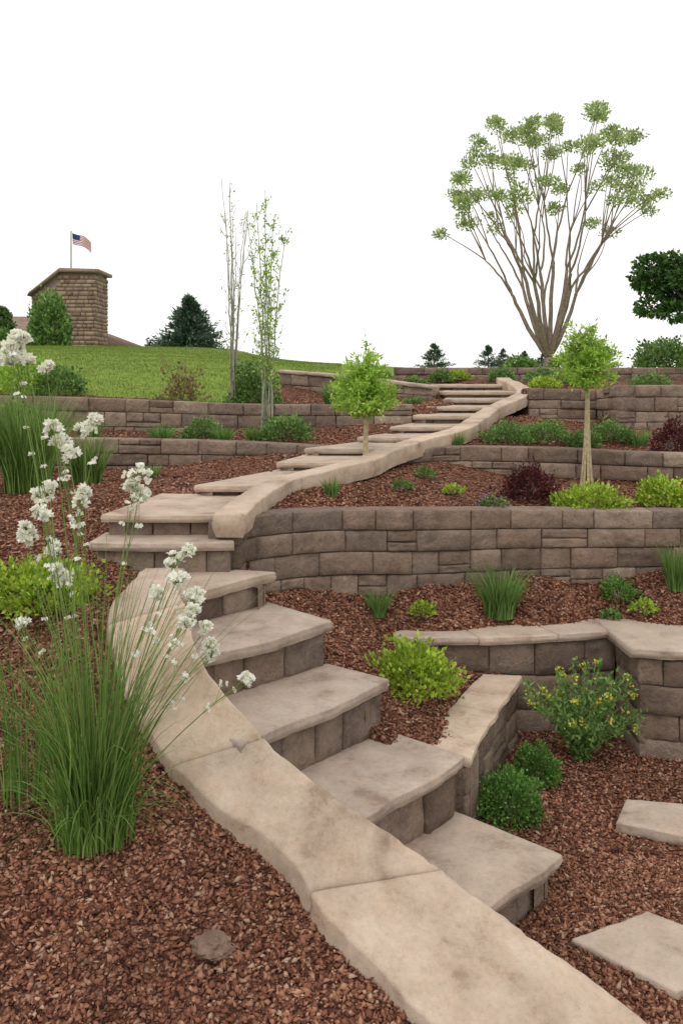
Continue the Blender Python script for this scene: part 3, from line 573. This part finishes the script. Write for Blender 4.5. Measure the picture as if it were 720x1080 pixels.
def fan_tree(x,y,z,hw,htop,cen):
    mb=MB(); c=np.array([x,y,z+cen]); tips=[]
    n=66
    for i in range(n):
        u=(i+.5)/n; cz=1-u*.98; a=i*2.39996+rng.normal(0,.12); r=math.sqrt(1-cz*cz); k=rng.uniform(.80,1.04)
        tips.append(c+np.array([math.cos(a)*r*hw*k,math.sin(a)*r*hw*k,cz*(htop-cen)*k-.1*r]))
    tips=np.array(tips)+rng.normal(0,.10,(n,3)); base=np.array([x,y,z])
    fork=base+np.array([.0,0,.30]); tube(mb,np.array([base-np.array([0,0,.3]),base+np.array([.02,0,.15]),fork]),[.20,.15,.13],10,0)
    def km(P,k):
        cc=P[rng.choice(len(P),k,replace=False)]
        for _ in range(12):
            l=np.argmin(((P[:,None]-cc[None])**2).sum(-1),1); cc=np.array([P[l==j].mean(0) if (l==j).any() else cc[j] for j in range(k)])
        return l,cc
    K1,K2=11,26
    l2,c2=km(tips,K2); l1,c1=km(c2,K1)
    n1=fork+(c1-fork)*.40; n2=fork+(c2-fork)*.68
    st1=[]
    for j in range(K1):
        d=n1[j]-fork; mid=fork+d*.5+np.array([d[0]*.12,d[1]*.12,-.08]); P=bez(fork+np.array([d[0],d[1],0])*.04,mid,n1[j],9)+rng.normal(0,.012,(9,3)); P[0]=fork; tube(mb,P,np.linspace(.070,.042,9),7,0); st1.append(P[-1])
    for j in range(K2):
        a=st1[l1[j]]; b=n2[j]; P=bez(a,(a+b)/2+rng.normal(0,.08,3),b,8)+rng.normal(0,.01,(8,3)); tube(mb,P,np.linspace(.034,.02,8),5,0)
        for t in np.where(l2==j)[0]:
            e=tips[t]; Q=bez(b,(b+e)/2+rng.normal(0,.09,3)+np.array([0,0,.03]),e,7); tube(mb,Q,np.linspace(.017,.007,7),4,0)
    for t in tips:
        R=rng.uniform(.20,.33)
        for s_ in range(int(rng.integers(2,4))):
            cc=t+rng.normal(0,.09,3)*np.array([1,1,.6]); R2=R*rng.uniform(.6,1); m=int(120*(R2/.25)**2); d=rng.normal(size=(m,3)); d/=np.linalg.norm(d,axis=1,keepdims=True); C=cc+d*R2*rng.uniform(.05,1,(m,1))**.6*np.array([1.0,1.0,.66]); D=d+rng.normal(0,.5,(m,3)); D[:,2]+=.7
            leaves(mb,C,D,rng.uniform(.06,.11,m),rng.uniform(.018,.03,m),1)
    mb.build('fan_shaped_tree',[M_bark,M_treeleaf])
fan_tree(5.35,22,2.75,2.85,6.85,3.8)
def conifer(name,x,y,z,w,h,n=3800):
    mb=MB(); tube(mb,[(x,y,z-.2),(x,y,z+h*.95)],[.06*w,.01],6,0)
    for i in range(int(n/40)):
        t=rng.uniform(0.02,1)**1.25; zz=z+h*t*.97; R=w*(1-t)**.85*rng.uniform(.6,1.15); a=rng.uniform(0,6.28); e=np.array([x+math.cos(a)*R,y+math.sin(a)*R,zz+.12*h*(1-t)]); b=np.array([x,y,zz]); P=bez(b,(b+e)/2-np.array([0,0,.04*h]),e,7); tube(mb,P,np.linspace(.012,.004,7)*w,3,0)
        k=rng.uniform(.2,1,40); C=np.stack([np.interp(k*6,range(7),P[:,c]) for c in range(3)],1)+rng.normal(0,.025*w,(40,3)); D=np.array([math.cos(a)*.8,math.sin(a)*.8,.35])+rng.normal(0,.5,(40,3)); leaves(mb,C,D,rng.uniform(.08,.17,40)*w,rng.uniform(.010,.022,40)*w,1)
    mb.build(name,[M_bark,M_pine])
conifer('pine_tree',-5.0,28,3.1,1.4,2.05,9000)
for x,y,w,h in ((3.25,30,.72,.85),(5.15,30,.6,.8),(5.85,31,.55,.7),(6.4,30,.5,.6),(9.3,30,.65,.75),(7.6,32,.55,.6)): conifer('pine_tree',x,y,2.72,w,h+.12,3200)
def round_tree(name,x,y,z,r,zc,n,mat,leaf):
    mb=MB(); c=np.array([x,y,zc]); tube(mb,[(x,y,z-.2),(x+.05,y,(z+zc)/2),(x,y,zc)],[.13,.1,.06],7,0)
    for i in range(34):
        d=rng.normal(size=3); d/=np.linalg.norm(d); d[2]*=.9; R=r*rng.uniform(.45,.95); cc=c+d*R; tube(mb,bez((x,y,z+(zc-z)*.5),(c+cc)/2,cc,6),np.linspace(.04,.01,6),4,0)
        m=n//34; q=rng.normal(size=(m,3)); q/=np.linalg.norm(q,axis=1,keepdims=True); C=cc+q*r*.27*rng.uniform(.2,1,(m,1))**.5*np.array([1.1,1.1,.6]); D=q+rng.normal(0,.4,(m,3)); leaves(mb,C,D,rng.uniform(.6,1.2,m)*leaf,rng.uniform(.22,.38,m)*leaf,1)
    mb.build(name,[M_bark,mat])
round_tree('shade_tree',8.45,20,2.7,1.45,4.85,16000,M_dark,.13)
round_tree('shade_tree',-12.1,29,3.3,.9,4.3,8000,M_dark,.13)
# lawn blades
n=90000; y=np.sqrt(rng.uniform(10.6**2,27**2,n)); x=rng.uniform(-.5,.0,n)*y; z,R_=hf(x,y); ok=islawn(x,y,R_)&(x<1); x,y,z=x[ok],y[ok],z[ok]; n=len(x)
mb=MB(); D=rng.normal(0,.5,(n,3)); D[:,2]=1; leaves(mb,np.stack([x,y,z-.005],-1),D,rng.uniform(.02,.045,n),rng.uniform(.003,.007,n)); mb.build('lawn_grass',[M_lawnb])
# rock
def rock(x,y,r):
    z=H(x,y); import bmesh
    bm=bmesh.new(); bmesh.ops.create_icosphere(bm,subdivisions=4,radius=1)
    for v in bm.verts:
        k=1+.35*nz(v.co.x*1.3+x,v.co.y*1.3,v.co.z*1.3)+.2*nz(v.co.x*4,v.co.y*4+x,v.co.z*4); v.co=Vector((x+v.co.x*r*k*1.25,y+v.co.y*r*k,z+.01+v.co.z*r*k*.75))
    me=bpy.data.meshes.new('rock'); bm.to_mesh(me); bm.free(); me.materials.append(M_rock); o=bpy.data.objects.new('rock',me); scene.collection.objects.link(o)
rock(-.51,3.36,.06); rock(-.62,4.05,.045)
# ------------------------------------------------------------------ stone house with tower and flag
hs=empty('stone_house')
def prism(mb,prof,y0,y1,m=0):
    n=len(prof); v=[(p[0],y0,p[1]) for p in prof]+[(p[0],y1,p[1]) for p in prof]
    mb.poly(v,[list(range(n)),list(range(2*n-1,n-1,-1))]+[[i,i+n,(i+1)%n+n,(i+1)%n] for i in range(n)],m)
mb=MB(); prism(mb,[(-10.86,2.8),(-8.66,2.8),(-8.66,6.18),(-9.85,6.22),(-10.86,5.4)],30.05,31.55)
def zt_(x): return 6.17 if x>-9.85 else np.interp(x,[-10.9,-9.85],[5.36,6.2])
z=2.9
while z<6.15:
    h=rng.uniform(.10,.18); x=-10.9
    while x<-8.62:
        l=min(rng.uniform(.14,.38),-8.62-x); 
        if l>.05 and z+h<min(zt_(x),zt_(x+l))+.02:
            g=.006; d=rng.uniform(.0,.025); mb.poly([(x+g,30.06,z+g),(x+l-g,30.06,z+g),(x+l-g,30.06,z+h-g),(x+g,30.06,z+h-g),(x+g+.01,30.02-d,z+g+.01),(x+l-g-.01,30.02-d,z+g+.01),(x+l-g-.01,30.02-d,z+h-g-.01),(x+g+.01,30.02-d,z+h-g-.01)],[[4,5,6,7],[0,1,5,4],[1,2,6,5],[2,3,7,6],[3,0,4,7]],1)
        x+=l
    y=30.0
    while y<31.6:
        l=min(rng.uniform(.2,.4),31.6-y); g=.006; d=rng.uniform(0,.02)
        if l>.08 and z+h<6.19: mb.poly([(-8.67,y+g,z+g),(-8.67,y+l-g,z+g),(-8.67,y+l-g,z+h-g),(-8.67,y+g,z+h-g),(-8.64+d,y+g+.01,z+g+.01),(-8.64+d,y+l-g-.01,z+g+.01),(-8.64+d,y+l-g-.01,z+h-g-.01),(-8.64+d,y+g+.01,z+h-g-.01)],[[4,5,6,7],[0,1,5,4],[1,2,6,5],[2,3,7,6],[3,0,4,7]],1)
        y+=l
    z+=h
M_ts=mat_island('tower_fieldstone',[(0,(.20,.135,.105)),(.3,(.30,.205,.155)),(.6,(.38,.27,.205)),(.85,(.26,.185,.15)),(1,(.44,.34,.27))],.95,.1)
mb.build('tower',[simple('tower_mortar',(.27,.21,.17)),M_ts],hs)
mb=MB(); prism(mb,[(-9.9,6.20),(-8.50,6.18),(-8.50,6.30),(-9.87,6.34)],29.88,31.7); prism(mb,[(-11.0,5.36),(-10.95,5.48),(-9.88,6.33),(-9.91,6.20)],29.88,31.7); mb.build('tower_coping',[M_cop],hs)
mb=MB(); mb.poly([(-14,31.7,2.8),(-8.0,31.7,2.8),(-8.0,36,2.8),(-14,36,2.8),(-14,31.7,3.6),(-8.0,31.7,3.6),(-8.0,36,3.6),(-14,36,3.6)],[[0,1,5,4],[1,2,6,5],[2,3,7,6],[3,0,4,7]]); mb.build('house_walls',[M_ts],hs)
mb=MB(); mb.poly([(-14.2,31.65,3.56),(-7.8,31.65,3.56),(-7.8,36.2,3.56),(-14.2,36.2,3.56),(-14.0,33.8,4.9),(-11,33.8,4.9)],[[0,1,5,4],[1,2,5],[2,3,4,5],[3,0,4],[3,2,1,0]]); mb.build('roof',[M_roof],hs)
fp=empty('flagpole'); mb=MB(); tube(mb,[(-9.62,30.4,6.3),(-9.62,30.4,7.72)],[.035,.025],8); mb.build('pole',[M_metal],fp)
mb=MB(); nu,nv=14,13; 
us=np.linspace(0,1,nu+1); vs=np.linspace(0,1,nv+1); V=np.array([[-9.58+.66*u,30.4+.08*math.sin(u*7+v),7.64-.38*v-.34*u*u-.03*math.sin(u*6)] for v in vs for u in us])
Fs={0:[],1:[],2:[]}
for j in range(nv):
    for i in range(nu):
        k=2 if (i<6 and j<7) else (0 if j%2==0 else 1); a=j*(nu+1)+i; Fs[k].append([a,a+1,a+nu+2,a+nu+1])
mb.V.append(V); mb.n=len(V)
for k in Fs: mb.F.append((np.array(Fs[k]),k))
mb.build('flag',[M_fr,M_fw,M_fb],fp)
# ------------------------------------------------------------------ light, sky, camera
w=bpy.data.worlds.new('World'); scene.world=w; w.use_nodes=True; nt=w.node_tree; bg=nt.nodes['Background']
sky=nt.nodes.new('ShaderNodeTexSky'); sky.sky_type='NISHITA'; sky.sun_disc=False; sky.sun_elevation=math.radians(55); sky.sun_rotation=math.radians(200)
sc=nt.nodes.new('ShaderNodeMix'); sc.data_type='RGBA'; sc.blend_type='MULTIPLY'; sc.inputs[0].default_value=1; sc.inputs[7].default_value=(.1,.1,.1,1); nt.links.new(sky.outputs[0],sc.inputs[6])
mx=nt.nodes.new('ShaderNodeMix'); mx.data_type='RGBA'; mx.inputs[0].default_value=.95; mx.inputs[7].default_value=(1.05,1.03,1.0,1); nt.links.new(sc.outputs[2],mx.inputs[6]); nt.links.new(mx.outputs[2],bg.inputs[0]); bg.inputs[1].default_value=1.12
sl=bpy.data.lights.new('sun','SUN'); sl.energy=.85; sl.angle=math.radians(22); sl.color=(1,.95,.88); so=bpy.data.objects.new('sun',sl); scene.collection.objects.link(so)
so.rotation_euler=(math.radians(35),0,math.radians(-20))
cd=bpy.data.cameras.new('camera'); cam=bpy.data.objects.new('camera',cd); scene.collection.objects.link(cam); cam.location=(0,0,EYE); cam.rotation_euler=(math.radians(90),0,0)
cd.sensor_fit='VERTICAL'; cd.sensor_height=36; cd.lens=30; cd.shift_y=-145/1080; cd.clip_end=500; cd.clip_start=.05; scene.camera=cam
scene.view_settings.view_transform='Standard'; scene.view_settings.look='None'; scene.view_settings.exposure=0
